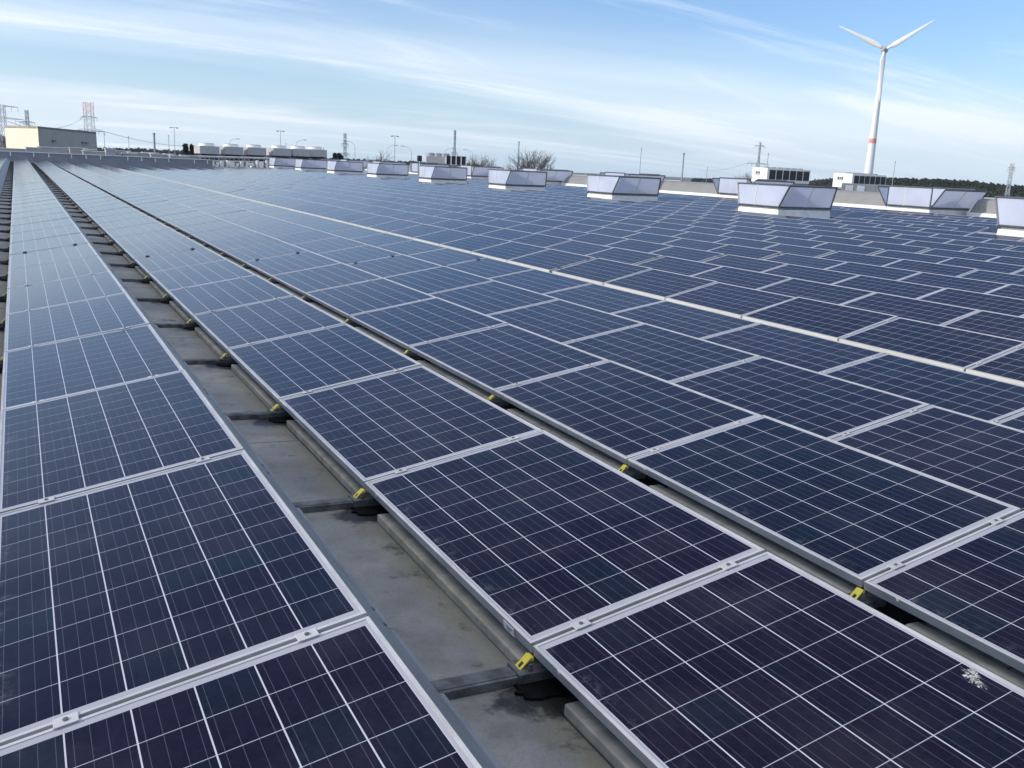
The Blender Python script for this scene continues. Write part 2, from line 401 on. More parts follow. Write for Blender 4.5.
def blocked(i, k):
    x, z, t = row_geo(i); y = panel_y0(i, k)
    if x > 35.0: return True
    for kind, vx, vy in vents:
        if x+PW > vx-.35 and x < vx+VDX+.3 and y+PLEN > vy-VDY-1.3 and y < vy+.3: return True
    for kind, vx, vy in wvents:
        if x+PW > vx-.3 and y+PLEN > vy-VDY-.25 and y < vy+.3: return True
    return False
cand = []
for i in range(-1, 22):
    kmax = 56 if i < 8 else 62
    k0 = -3 if i < 5 else -2
    for k_ in range(k0, kmax):
        if row_geo(i)[0] > 17.0 or panel_y0(i, k_)+PLEN < YF1-.8:
            if panel_y0(i, k_) > 112: continue
            if blocked(i, k_): continue
            Mx = pmat(i, k_); pts = [proj(Mx @ Vector(c)) for c in CV]
            ar = 0 if any(p is None for p in pts) else clip_area(pts)
            if any(p is None for p in pts) and i in (0, 1, 2) and k_ >= -1: ar = 1e5
            cand.append((ar, i, k_))
cand.sort(key=lambda c: -c[0])
single = set((i, k_) for a, i, k_ in cand[:296] if a > 0)
ROWNAME = {-1: 'leftmost partial row', 0: 'row left of the wide gap', 1: 'row between wide and narrow gaps', 2: 'row right of the narrow gap',
           3: 'second row right of narrow gap', 4: 'row left of the pale line', 5: 'row right of the pale line'}
def rowname(i):
    return ROWNAME[i] if i in ROWNAME else ordinal(i-4)+' row right of pale line'
proto = None; count = {}
for i, k_ in sorted(single):
    count[i] = count.get(i, 0)+1
    lab = 'blue solar panel, %s from camera in the %s' % (ordinal(count[i]), rowname(i))
    Mx = pmat(i, k_); rot = Mx.to_euler()
    if (i, k_) == (1, -1): lab = 'dark blue solar panel with a white bird dropping near its upper edge'
    if proto is None:
        proto = empty('solar_panel', Mx.translation, lab, 'solar panel', 'solar panels in rows on the roof', rot)
        a = bpy.data.objects.new('frame', frame_me); b = bpy.data.objects.new('cell_sheet', cell_me)
        for q in (a, b): col.objects.link(q); q.parent = proto
        reg(proto, a, b)
        o = proto
    else:
        o = dup(proto, Mx.translation, lab, rot)
    if (i, k_) == (1, -1): dropped = o
# everything smaller: one field of panels
rest = [(i, k_) for a, i, k_ in cand if (i, k_) not in single]
mf = MB(); cvs = []; cfs = []; cuv = []; cpid = []
for i, k_ in rest:
    Mx = pmat(i, k_)
    b = len(mf.v); mf.v += [tuple(Mx @ Vector(q)) for q in FV]
    for fi, f in enumerate(FF): mf.f.append(tuple(q+b for q in f)); mf.mi.append(1 if fi == len(FF)-1 else 0)
    b = len(cvs); cvs += [tuple(Mx @ Vector(q)) for q in CV]; cfs.append((b, b+1, b+2, b+3))
    cuv += [cell_uv(q[0], q[1]) for q in CV]; rr = random.random()*97; cpid += [(rr, 0)]*4
field = empty('solar_panel_field', (0, 0, 0), 'blue solar panels in far rows filling the distant roof', 'solar panels')
field['kind'] = 'stuff'
mf.build('frame', [M['alu'], M['backsheet']], field)['kind'] = 'stuff'
me = bpy.data.meshes.new('cell_sheet'); me.from_pydata(cvs, [], cfs); me.materials.append(M['cells'])
a = me.uv_layers.new(name='cells'); b = me.uv_layers.new(name='pid')
for q in range(len(cuv)): a.data[q].uv = cuv[q]; b.data[q].uv = cpid[q]
o = bpy.data.objects.new('cell_sheet', me); col.objects.link(o); o.parent = field; o['kind'] = 'stuff'

# bird dropping on the near panel: flat ragged splat lying on the glass
def ground_on_panel(px, py, i):
    x, z, t = row_geo(i); n = Vector((-math.sin(t), 0, math.cos(t))); p0 = Vector((x, 0, z))
    d = ray(px, py); return d*(p0.dot(n)/d.dot(n))
mb = MB(); P = dropped.matrix_basis.inverted() @ ground_on_panel(972, 675, 1)
def splat(cx, cy, r, n=14, el=1.0, rot=0, z=GZ):
    pts = []
    for q in range(n):
        t = q*2*math.pi/n; rr = r*random.uniform(.55, 1.15); x = rr*math.cos(t)*el; y = rr*math.sin(t)
        pts.append((cx+x*math.cos(rot)-y*math.sin(rot), cy+x*math.sin(rot)+y*math.cos(rot)))
    mb.quadprism([(x, y, z+.0004) for x, y in pts], [(x, y, z+.0016) for x, y in pts])
n = 90; top = []
for q in range(n):
    t = q*2*math.pi/n
    rr = .023+.007*math.sin(2*t+.6)+.006*math.sin(5*t)+random.uniform(-.006, .006)+(.010*random.random() if q % 9 == 0 else 0)+(.028 if abs(t-3.9) < .5 else 0)*random.random()
    top.append((P.x+rr*math.cos(t)*.8, P.y+rr*math.sin(t)*1.25))
mb.quadprism([(x, y, GZ+.0004) for x, y in top], [(x, y, GZ+.0014) for x, y in top])
o = mb.build('bird_dropping', M['droppings'], dropped)

# ------------------------------------------------------------------ panel clamps on the near joints
def clamp_proto(name, label, mat, w):
    r = empty(name, (0, 0, 0), label, 'clamp', 'clamps holding neighbouring panels')
    mb = MB(); mb.box((0, 0, .0025), (.06, w-.006, .004)); mb.box((0, 0, -.012), (.05, .008, .024))
    a = mb.build('plate', mat, r, bevel=.0012)
    mb = MB(); mb.tube((0, 0, .004), (0, 0, .0085), .0070, n=12); mb.tube((0, 0, .0085), (0, 0, .0088), .004, n=6)
    b = mb.build('bolt', M['bolt'], r); b2 = mb
    return reg(r, a, b)
cl = None; ecl = None; cc = {}
for i in range(0, 6):
    x, z, t = row_geo(i)
    for k_ in range(-1, 6 if i < 3 else 4):
        y = joint_y(i, k_)
        for fr_, nm in ((.19, 'lower'), (.82, 'upper')):
            loc = Vector((x+PW*fr_*math.cos(t), y, z+PW*fr_*math.sin(t)))
            pp = proj(loc)
            if pp is None or not (-5 < pp[0] < 1029 and -5 < pp[1] < 773): continue
            cc[(i, fr_)] = cc.get((i, fr_), 0)+1
            lab = 'grey clamp, %s from camera, %s side of %s' % (ordinal(cc[(i, fr_)]), nm, rowname(i))
            rot = (0, -t, 0)
            if cl is None: cl = clamp_proto('panel_clamp', lab, M['alu'], .048); cl.location = loc; cl.rotation_euler = rot
            else: dup(cl, loc, lab, rot)
# black end clamps on either side of the wider expansion joint
for i in range(0, 9):
    x, z, t = row_geo(i); y = joint_y(i, GAPK)
    for fr_, nm in ((.19, 'lower'), (.82, 'upper')):
        loc = Vector((x+PW*fr_*math.cos(t), y, z+PW*fr_*math.sin(t)))
        if not (0 < proj(loc)[0] < 1024): continue
        lab = 'black clamp, %s one on the wide joint, %s' % (nm, rowname(i))
        rot = (0, -t, 0)
        if ecl is None:
            ecl = empty('joint_clamp', loc, lab, 'clamp', 'black clamps at the wide panel joint', rot)
            mb = MB(); mb.box((0, 0, .004), (.045, GAPX+.01, .008)); a = mb.build('plate', M['joint'], ecl, bevel=.002)
            mb = MB(); mb.box((0, 0, -.035), (.05, GAPX-.01, .06)); b = mb.build('block', M['galv'], ecl)
            reg(ecl, a, b)
        else: dup(ecl, loc, lab, rot)
jc = None
for i in range(5, 12):
    x, z, t = row_geo(i); y = joint_y(i, GAPK); pp = proj(Vector((x, y, z)))
    if not (0 < pp[0] < 1024): continue
    lab = 'grey cover plate in the wide joint of the %s' % rowname(i)
    if jc is None:
        mb = MB(); mb.box((PW/2, 0, -.022), (PW-.02, GAPX-.016, .012)); jc = tag(mb.build('joint_cover', M['galv']), lab, 'cover plate', 'cover plates in the wide panel joints')
        o = jc
    else:
        o = jc.copy(); col.objects.link(o); o['label'] = lab
    o.location = (x, y, z); o.rotation_euler = (0, -t, 0)
# pale skirting plates under the low edge of the first row beyond the valley
sk = None; n_ = 0
x, z, t = row_geo(5)
for k_ in range(-2, 54):
    y = panel_y0(5, k_)
    if y+PLEN > YF1-.5: break
    pp = proj(Vector((x, y+PLEN, z)))
    if pp is None or pp[0] > 1060: continue
    n_ += 1; M['skirt'] = M.get('skirt') or simple('pale_skirting', (.50, .49, .44), .6, 0, .08, 1.5)
    lab = 'pale skirting plate, %s from camera along the thick pale line' % ordinal(n_)
    if sk is None:
        mb = MB(); mb.box((-.004, PLEN/2, -.050), (.006, PLEN-.012, .094)); mb.box((-.018, PLEN/2, -.0955), (.034, PLEN-.012, .005))
        sk = tag(mb.build('skirting_plate', M['skirt']), lab, 'skirting plate', 'pale skirting plates along the valley'); o = sk
    else:
        o = sk.copy(); col.objects.link(o); o['label'] = lab
    o.location = (x, y, z)

# white printed sticker on the frame side next to the nearest yellow hook
x, z, t = row_geo(1); yk = joint_y(1, 0)
st = empty('sticker', (x, yk+.155, z-.019), 'small white printed sticker on the frame side near the closest yellow hook', 'sticker', None, (0, -t, 0))
mb = MB(); mb.box((-.0016, 0, 0), (.0020, .075, .030)); mb.build('paper', M['label'], st)
mb = MB()
for q in range(3): mb.box((-.0030, -.008+.004*q, .006-.006*q), (.0008, .045-.012*q, .0018))
mb.build('print', M['ink'], st)

# ------------------------------------------------------------------ rails, mats, hooks, deflectors
def rail_proto(label):
    r = empty('mounting_rail', (0, 0, 0), label, 'mounting rail', 'steel rails crossing the roof gaps')
    # local: origin on the roof under the low edge of the right-hand row, x across
    mb = MB(); mb.box((-.30, 0, .016), (.66, .075, .030)); mb.box((-.30, .0, .0325), (.66, .05, .003))
    a = mb.build('rail', M['rail'], r, bevel=.004)
    mb = MB(); mb.box((.02, 0, .022), (.17, .092, .041)); a2 = mb.build('bracket', M['rail'], r, bevel=.004)
    # yellow hook: sloping plate with an oval hole, foot tab
    mb = MB(); h = []
    def pt(u, w_): return Vector((-.052+.044*u, w_, .034+.044*u))
    nrm = Vector((-.044, 0, .044)).normalized()*.004
    hw = .017
    def plate(poly):
        A = [pt(*q) for q in poly]; mb.quadprism(A, [q+nrm for q in A])
    plate([(0, -hw), (.18, -hw), (.18, hw), (0, hw)]); plate([(.52, -hw), (1, -hw), (1, hw), (.52, hw)])
    plate([(.18, -hw), (.52, -hw), (.52, -.008), (.18, -.008)]); plate([(.18, .008), (.52, .008), (.52, hw), (.18, hw)])
    mb.box((-.006, 0, .072), (.010, 2*hw, .012))
    b = mb.build('hook', M['yellow'], r)
    mb = MB(); mb.tube((-.02, -.03, .042), (-.02, -.03, .054), .011, n=6); mb.tube((-.02, -.03, .054), (-.02, -.03, .064), .006, n=8)
    c = mb.build('bolt', M['bolt'], r)
    return reg(r, a, a2, b, c)
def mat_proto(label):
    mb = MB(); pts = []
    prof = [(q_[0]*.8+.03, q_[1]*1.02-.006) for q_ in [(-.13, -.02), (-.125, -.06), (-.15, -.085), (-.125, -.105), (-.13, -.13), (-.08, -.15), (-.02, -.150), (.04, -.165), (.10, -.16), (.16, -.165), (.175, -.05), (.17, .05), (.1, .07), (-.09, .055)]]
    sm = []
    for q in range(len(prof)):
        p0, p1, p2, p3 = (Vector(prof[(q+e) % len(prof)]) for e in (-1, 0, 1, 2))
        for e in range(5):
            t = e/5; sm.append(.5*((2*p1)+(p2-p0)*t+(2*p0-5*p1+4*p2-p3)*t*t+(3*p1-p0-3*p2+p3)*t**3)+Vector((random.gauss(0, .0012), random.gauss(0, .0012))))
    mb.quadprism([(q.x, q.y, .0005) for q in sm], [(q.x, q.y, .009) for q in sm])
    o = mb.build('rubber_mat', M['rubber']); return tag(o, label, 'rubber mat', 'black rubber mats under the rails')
def defl_proto(label):
    r = empty('wind_deflector', (0, 0, 0), label, 'wind deflector', 'grey deflector sheets behind the panels')
    # local: origin at the high edge, sheet leans out and down to the roof
    a = [(.006, 0, -.012), (.012, 0, -.022), (.225, 0, -.300), (.240, 0, -.302)]
    th = [(.004, 0, -.016), (.009, 0, -.026), (.222, 0, -.304), (.240, 0, -.305)]
    mb = MB()
    for q in range(3):
        A = [a[q], a[q+1], th[q+1], th[q]]; Bq = [(p_[0], p_[1]+PL-.004, p_[2]) for p_ in A]; mb.quadprism(A, Bq)
    s_ = mb.build('sheet', M['deflector'], r)
    mb = MB()
    for yy in (.06, PL-.06):
        mb.tube((.185, yy, -.2475), (.189, yy, -.244), .008, n=6)
    b = mb.build('screw', M['bolt'], r)
    return reg(r, s_, b)
GAPNAME = {0: 'leftmost roof gap', 1: 'wide roof gap', 2: 'narrow roof gap'}
rail = matp = dfl = None
for i in (0, 1, 2):
    x, z, t = row_geo(i); n_ = 0
    for k_ in range(-1, 56 if i < 2 else 30 if i == 2 else 12):
        y = joint_y(i, k_)
        if y > YF1-1.2: break
        pp = proj(Vector((x-.15, y, z-.06)))
        if pp is None or not (-30 < pp[0] < 1060 and -20 < pp[1] < 800): continue
        n_ += 1
        slope = S1 if i < 5 else S2
        loc = (x, y, z-CLEAR)
        lab = 'grey steel mounting rail, %s from the camera across the %s' % (ordinal(n_), GAPNAME[i])
        lab2 = 'black ragged rubber mat, %s from the camera in the %s' % (ordinal(n_), GAPNAME[i])
        rot = (0, -slope, 0)
        if rail is None:
            rail = rail_proto(lab); rail.location = loc; rail.rotation_euler = rot
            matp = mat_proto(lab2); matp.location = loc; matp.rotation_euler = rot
        else:
            dup(rail, loc, lab, rot)
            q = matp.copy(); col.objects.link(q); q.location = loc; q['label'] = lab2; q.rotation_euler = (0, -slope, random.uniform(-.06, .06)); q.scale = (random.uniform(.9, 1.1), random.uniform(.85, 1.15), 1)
bt = None
M['batten'] = simple('dusty_beige_batten', (.42, .38, .30), .85, 0, .25, 7)
for i in (0, 1, 2):
    x, z, t = row_geo(i); n_ = 0
    for k_ in range(-2, 30):
        y = joint_y(i, k_)+.05
        pp = proj(Vector((x, y+PL-.3, z-.06)))
        if pp is None or not (-30 < pp[0] < 1080 and pp[1] < 900): continue
        n_ += 1; lab = 'beige batten, %s from camera, below the %s' % (ordinal(n_), rowname(i))
        if bt is None:
            mb = MB(); mb.box((.024, (PL-.28)/2, .019), (.072, PL-.28, .040)); bt = tag(mb.build('foot_batten', M['batten'], bevel=.006), lab, 'batten', 'beige battens under the low panel edges'); o = bt
        else:
            o = bt.copy(); col.objects.link(o); o['label'] = lab
        o.location = (x+random.uniform(-.004, .004), y, z-CLEAR); o.rotation_euler = (0, -S1, 0)
for i in (-1, 0, 1, 4):
    x, z, t = row_geo(i); hx, hz_ = x+PW*math.cos(t), z+PW*math.sin(t); n_ = 0
    for k_ in range(-1, 55 if i < 1 else 9):
        y = joint_y(i, k_)+.42
        if y+PL > YF1-.5: break
        pp = proj(Vector((hx+.1, y+PL, hz_-.1)))
        if pp is None or (i < 1 and not (-40 < pp[0] < 1060 and pp[1] < 900)): continue
        n_ += 1
        lab = 'grey deflector sheet, %s from camera behind the %s' % (ordinal(n_), rowname(i))
        if dfl is None: dfl = defl_proto(lab); dfl.location = (hx, y, hz_)
        else: dup(dfl, (hx, y, hz_), lab)

# ------------------------------------------------------------------ smoke vents
def vent_proto(label, flap=0.):
    r = empty('smoke_vent', (0, 0, 0), label, 'roof vent', 'roof vents with slanted panes')
    dx, dy = VDX, VDY; H0, H1, HT = .42, .52, 1.34; FX, FY = -.14, .34
    # origin: far-left foot corner (x = left face, y = far face); body spans x 0..dx, y -dy..0
    mb = MB(); A = [(-.04, .04, -.15), (dx+.04, .04, -.15), (dx+.04, -dy-.04, -.15), (-.04, -dy-.04, -.15)]
    Bq = [(.0, 0, H0), (dx, 0, H0), (dx, -dy, H0), (0, -dy, H0)]; mb.quadprism(A, Bq)
    curb = mb.build('curb', M['curb'], r, bevel=.01)
    mb = MB(); mb.box((dx/2, -dy/2, H0+.03), (dx-.12, dy-.12, .1)); cb = mb.build('flap', M['galv'], r)
    lo = [Vector(q) for q in ((0, 0, H1), (dx, 0, H1), (dx, -dy, H1), (0, -dy, H1))]
    hi = [Vector(q) for q in ((-FX, FY, HT), (dx+FX, FY, HT), (dx+FX, -dy-FY, HT), (-FX, -dy-FY, HT))]
    faces = [(lo[q], lo[(q+1) % 4], hi[(q+1) % 4], hi[q]) for q in range(4)]
    if flap:
        up_ = Vector((0, 0, HT-H1)); off = [Vector((0, flap, -.05)), Vector((0, 0, 0)), Vector((0, -flap, -.05)), Vector((0, 0, 0))]
        faces = [(a+o_*.1, b+o_*.1, b+up_+o_, a+up_+o_) for (a, b, _, _), o_ in zip(faces, off)]
    mb = MB()
    for q in range(4):
        a, b, d, e = faces[q]
        mb.bar(a, b, .05); mb.bar(e, d, .06); mb.bar(a, e, .055)
        if flap: mb.bar(b, d, .055)
        mb.bar(Vector((lo[q].x, lo[q].y, H0)), lo[q], .05)
    fr_ = mb.build('frame', M['darkframe'], r)
    parts = [curb, cb, fr_]
    c = Vector((dx/2, -dy/2, .9))
    for q in range(4):
        a, b, d, e = faces[q]
        split = .60 if q == 3 else .5
        nrm = (b-a).cross(e-a).normalized()*.008
        for s0, s1 in ((.02, split-.012), (split+.012, .98)):
            f1 = lambda s, t_: (a.lerp(b, s)).lerp(e.lerp(d, s), t_)
            A = [f1(s0, .04), f1(s1, .04), f1(s1, .97), f1(s0, .97)]
            mb = MB(); mb.quadprism([p_-nrm for p_ in A], [p_+nrm for p_ in A]); parts.append(mb.build('pane', M['opal'], r))
        mb = MB(); mb.bar(a.lerp(b, split), e.lerp(d, split), .05); parts.append(mb.build('post', M['white'], r))
    return reg(r, *parts)
vp = None
for n, (kind, vx, vy) in enumerate(vents):
    pp = proj(Vector((vx+1.4, vy-1, -1)))
    if not (-30 < pp[0] < 1060): continue
    lab = 'slant-paned roof vent in the front line, %s from the right photo edge' % ordinal(n-0)
    loc = (vx, vy, roof_z(vx))
    if vp is None: vp = vent_proto(lab); vp.location = loc
    else: dup(vp, loc, lab)
wp_ = None
for n, (kind, vx, vy) in enumerate(wvents):
    pp = proj(Vector((vx+1.4, vy-1, -1)))
    if not (-30 < pp[0] < 1060): continue
    lab = 'roof vent with flared end panes beside the grey rooflight, %s from the right photo edge' % ordinal(n); loc = (vx, vy, roof_z(vx))
    if wp_ is None: wp_ = vent_proto(lab, .62); wp_.location = loc
    else: dup(wp_, loc, lab)

# ------------------------------------------------------------------ long beige rooflights between the rear vents
def light_seg(y0, y1, label):
    r = empty('rooflight', (WX+2.0, y0, roof_z(36)), label, 'rooflight', 'long beige rooflights behind the vents')
    w = 2.9; ln = y1-y0
    mb = MB(); mb.box((w/2, ln/2, .08), (w+.12, ln, .56)); curb = mb.build('curb', M['curb'], r, bevel=.01)
    prof = [(.0, .36), (.22, .66), (.46, .88), (.8, .97), (w-.8, .97), (w-.46, .88), (w-.22, .66), (w, .36)]
    A = [(x, .05, z) for x, z in prof]; Bq = [(x, ln-.05, z) for x, z in prof]
    mb = MB(); mb.quadprism(A, Bq); skin = mb.build('vault', M['beige'], r)
    mb = MB()
    nr = int(ln/2.2)
    for q in (0, nr):
        yy = .05+q*(ln-.1)/nr
        for e in range(7):
            p0, p1 = prof[e], prof[e+1]; mb.bar((p0[0], yy, p0[1]), (p1[0], yy, p1[1]), .07)
    ribs = mb.build('end_rib', M['white'], r)
    return r
ys = sorted(v[2] for v in wvents); n_ = 0
for a, b in zip(ys[:-1], ys[1:]):
    if a < 17: continue
    n_ += 1
    light_seg(a+.35, b-VDY-.35, 'long beige vaulted rooflight on a white curb, %s from the right photo edge' % ordinal(n_))

# ------------------------------------------------------------------ far parapet with rail brackets
def parapet(x0, x1, y, ztop, label):
    r = empty('parapet', (0, 0, 0), label, 'parapet')
    mb = MB(); mb.box(((x0+x1)/2, y+.15, (ztop-2.9)/2), (x1-x0, .3, ztop+2.9)); mb.build('wall', M['greywall'], r)
    mb = MB(); mb.box(((x0+x1)/2, y+.15, ztop+.03), (x1-x0+.1, .46, .06)); mb.build('coping', M['white'], r)
    xx = x0+3
    while xx < x1-.3:
        mb = MB(); mb.box((xx, y-.03, ztop-.17), (.09, .055, .32)); mb.box((xx, y-.08, ztop-.34), (.09, .16, .04)); mb.build('bracket', M['white'], r)
        xx += random.choice((1.25, 1.25, 1.25, 1.9, 2.4))
    return r
parapet(-14, 17.4, 98.0, -.72, 'grey roof parapet with a pale coping at the far end of the roof')

# clutter on the roof beyond the parapet
units = sorted([(52, 106, 2.6, .9), (78, 108, 1.6, .95), (100, 104, 3.2, .7), (118, 107, 2.2, .85), (140, 106, 2.4, .75), (160, 105, 2.0, .7), (178, 104, 1.8, .6), (12, 107, 2.6, .6),
                (33, 103, 1.2, .8), (66, 110, 1.4, .75), (90, 106, 1.1, .85), (110, 103, .9, 1.0), (129, 104, 1.3, .65), (150, 108, 1.5, .8), (169, 107, 1.0, .75), (188, 106, 1.6, .7)])
for n, (px, dd, w, h) in enumerate(units):
    p_ = at_dist(px, 150, dd)
    r = empty('rooftop_unit', (p_.x, p_.y, -1.75), 'low pale rooftop box beyond the parapet, %s from the left' % ordinal(n+1), 'rooftop unit', 'low boxes beyond the parapet')
    h += .3; mb = MB(); mb.box((0, 0, (h+.35)/2), (w, 1.4, h+.35)); mb.build('housing', M['chiller'], r, bevel=.03)
    mb = MB(); mb.box((0, 0, h+.38), (w+.14, 1.55, .06)); mb.build('lid', M['white'], r)
    mb = MB()
    for q in range(5): mb.box((0, -.71, .5+.09*q), (w*.7, .03, .03))
    mb.build('grille', M['dark'], r)

# ------------------------------------------------------------------ chillers
def fan_chiller(label):
    r = empty('cooling_unit', (0, 0, 0), label, 'cooling unit', 'white cooling units with round fans')
    w, d, h, lg = 2.3, 2.4, 1.75, .75
    parts = []
    mb = MB(); mb.box((0, 0, lg+h*.74), (w, d, h*.52)); parts.append(mb.build('casing', M['chiller'], r, bevel=.03))
    mb = MB(); mb.box((0, 0, lg+h*.26), (w-.5, d-.3, h*.52)); parts.append(mb.build('coil', M['dark'], r))
    mb = MB(); n = 20; A = []; Bq = []
    mb.tube((0, 0, lg+h), (0, 0, lg+h+.30), .95, .85, n=24); parts.append(mb.build('fan_cowl', M['white'], r))
    mb = MB(); mb.tube((0, 0, lg+h+.302), (0, 0, lg+h+.33), .80, n=24); parts.append(mb.build('fan_grille', M['dark'], r))
    for sx in (-1, 1):
        for sy in (-1, 1):
            mb = MB(); mb.box((sx*(w/2-.12), sy*(d/2-.12), lg*.8), (.2, .2, lg*1.6+.4)); parts.append(mb.build('leg', M['galv'], r))
    mb = MB(); mb.box((0, 0, lg-.05), (w, d, .1)); parts.append(mb.build('base_frame', M['galv'], r))
    return reg(r, *parts)
fc = None
dirx = Vector((1, .1, 0)).normalized()
for n in range(6):
    px = 208+25.3*n-(2 if n > 2 else 0)+(7 if n > 2 else 0)-(4 if n > 3 else 0)*0
    px = [207, 231, 254, 279, 298, 315][n]
    D = 118+1.5*n; p_ = at_dist(px, 160, D); zz = roof_z(p_.x)
    lab = 'white cooling unit with a round fan on top, %s from the left in the line' % ordinal(n+1)
    loc = (p_.x, p_.y, zz-.05)
    if fc is None: fc = fan_chiller(lab); fc.location = loc; fc.rotation_euler = (0, 0, .12)
    else: dup(fc, loc, lab)
# pipework in front of the units
pl = empty('pipe_rack', (0, 0, 0), 'tangle of grey pipes and valves under the white cooling units', 'pipework')
a = at_dist(198, 164, 114); b = at_dist(272, 168, 114)
mb = MB(); mt = MB(); mv = MB()
for hh in (.45, .8, 1.25):
    mb.tube((a.x, a.y, roof_z(a.x)+hh), (b.x, b.y, roof_z(b.x)+hh), .11, n=10)
for q in range(15):
    t = (q+.3)/15; p_ = a.lerp(b, t); z_ = roof_z(p_.x)
    mt.box((p_.x, p_.y, z_+.65), (.1, .1, 1.3))
    if q % 2: mv.tube((p_.x+.3, p_.y-.3, z_), (p_.x+.3, p_.y-.3, z_+random.uniform(.5, 1.1)), .17, n=10)
    else: mv.box((p_.x+.2, p_.y-.35, z_+.5), (random.uniform(.3, .6), .4, random.uniform(.3, .8)))
mb.build('pipe', M['pipe'], pl, smooth=False); mt.build('support', M['galv'], pl); mv.build('valve', M['white'], pl)

def box_chiller(px0, px1, D, ztop, zbot, label, ped=False):
    a = at_dist(px0, 180, D); b = at_dist(px1, 180, D+6); d = (b-a); ln = math.hypot(d.x, d.y); rz = math.atan2(d.y, d.x)
    r = empty('air_chiller', (a.x, a.y, zbot), label, 'chiller', 'white chillers with dark fan panels', (0, 0, rz))
    h = ztop-zbot; dp = 3.3
    mb = MB(); mb.box((ln/2, dp/2, h/2), (ln, dp, h)); mb.build('casing', M['white'], r, bevel=.04)
    n = 6; x_ = .35; st_ = (ln-.45)/n
    for q in range(n):
        mb = MB(); mb.box((x_+st_*(q+.5), -.02, h*.54), (st_*.84, .08, h*.66)); mb.build('coil_panel', M['dark'], r)
        mb = MB(); mb.tube((x_+st_*(q+.5), dp/2, h), (x_+st_*(q+.5), dp/2, h+.14), st_*.42, n=16); mb.build('fan', M['galv'], r)
    mb = MB()
    for q in range(3): mb.box((-.02, dp*.72-.34*q, h*.66), (.05, .24, .36-.1*(q % 2)))
    mb.box((-.02, dp*.62, h*.53), (.05, .9, .07))
    mb.build('emblem', M['ink'], r)
    mb = MB(); mb.box((ln/2, dp/2, -.12), (ln-.2, dp-.2, .24)); mb.build('base_frame', M['galv'], r)
    zr = roof_z(a.x)
    for fx in (.08, .36, .64, .92):
        for fy in (.1, .9):
            mb = MB(); mb.box((ln*fx, dp*fy, (zr-zbot-.24)/2-.12), (.2, .2, zbot-.24-zr+.3)); mb.build('leg', M['galv'], r)
    return r
box_chiller(766.5, 809.5, 146, 1.55, -.55, 'white chiller with six dark fan panels, left of the wind turbine')
box_chiller(852, 886, 142, 1.2, -.75, 'white chiller with dark fan panels at the foot of the wind turbine')
# grey plant enclosure below the second chiller
a = at_dist(841, 190, 92); b = at_dist(889, 193, 92)
rz = math.atan2((b-a).y, (b-a).x); ln = math.hypot((b-a).x, (b-a).y)
r = empty('plant_enclosure', (a.x, a.y, roof_z(a.x)), 'low grey plant enclosure with two bluish windows below the right chiller', 'enclosure', None, (0, 0, rz))
mb = MB(); mb.box((ln/2, 1.5, .9), (ln, 3, 1.9)); mb.build('housing', M['galv'], r, bevel=.03)
for q in (.17, .5*.62+.1):
    mb = MB(); mb.box((ln*q-.0, -.02, 1.42), (ln*.16, .06, .5)); mb.build('window', M['opal'], r)
# small fan cooler behind the fourth vent
a = at_dist(425, 160, 100); b = at_dist(467, 162, 100); rz = math.atan2((b-a).y, (b-a).x); ln = math.hypot((b-a).x, (b-a).y)
r = empty('fan_cooler', (a.x, a.y, roof_z(a.x)+.5), 'cooler with dark fan bays and white posts above the wide left vent', 'cooler', None, (0, 0, rz))
mb = MB(); mb.box((ln*.25, 1, 1.2), (ln*.45, 1.8, .7)); mb.build('casing', M['chiller'], r, bevel=.03)
mb = MB(); mb.box((ln*.74, 1, 1.25), (ln*.5, 1.8, .85)); mb.build('coil', M['dark'], r)
for q in range(5):
    mb = MB(); mb.box((ln*(.5+.12*q), .05, 1.27), (.1, .12, 1.0)); mb.build('post', M['white'], r)
for q in range(3):
    mb = MB(); mb.tube((ln*(.12+.17*q), 1, 1.55), (ln*(.12+.17*q), 1, 1.9), .55, n=14); mb.build('fan_cowl', M['pipe'], r)
for q in (0.04, .96):
    mb = MB(); mb.box((ln*q, 1, .3), (.15, 1.6, 1.2)); mb.build('leg', M['galv'], r)
p_ = at_dist(419.5, 160, 84)
r = empty('control_cabinet', (p_.x, p_.y, roof_z(p_.x)), 'small black cabinet on a post above the wide left vent', 'cabinet')
zc = at_dist(419.5, 158.5, 84).z
mb = MB(); mb.box((0, 0, zc-roof_z(p_.x)), (.36, .3, .5)); mb.build('cabinet', M['dark'], r, bevel=.02)
mb = MB(); mb.box((-.1, 0, (zc-roof_z(p_.x)-.25)/2), (.06, .06, zc-roof_z(p_.x)-.25)); mb.box((.1, 0, (zc-roof_z(p_.x)-.25)/2), (.06, .06, zc-roof_z(p_.x)-.25)); mb.build('stand', M['galv'], r)

# ------------------------------------------------------------------ buildings beyond
c_ = at_dist(39, 145, 250); rr = at_dist(97, 147, 293); d = Vector((rr.x-c_.x, rr.y-c_.y, 0)); nrm = Vector((-d.y, d.x, 0)).normalized()
le = at_dist(6, 144, 264); zt = 4.2
r = empty('warehouse', (c_.x, c_.y, GROUND), 'flat-roofed building with one cream wall and one wall toned grey for shade', 'building')
def wallprism(p0, p1, th, mat, name, z1, inward):
    p0 = Vector((p0.x, p0.y, 0)); p1 = Vector((p1.x, p1.y, 0)); off = inward*th
    o_ = Vector((c_.x, c_.y, GROUND))
    mb = MB(); A = [Vector((q.x, q.y, GROUND))-o_ for q in (p0, p1, p1+off, p0+off)]; Bq = [q+Vector((0, 0, z1-GROUND)) for q in A]
    mb.quadprism(A, Bq); return mb.build(name, mat, r)
dn_ = d.normalized()
wallprism(le, c_, 1.0, M['cream'], 'front_wall', zt, dn_)
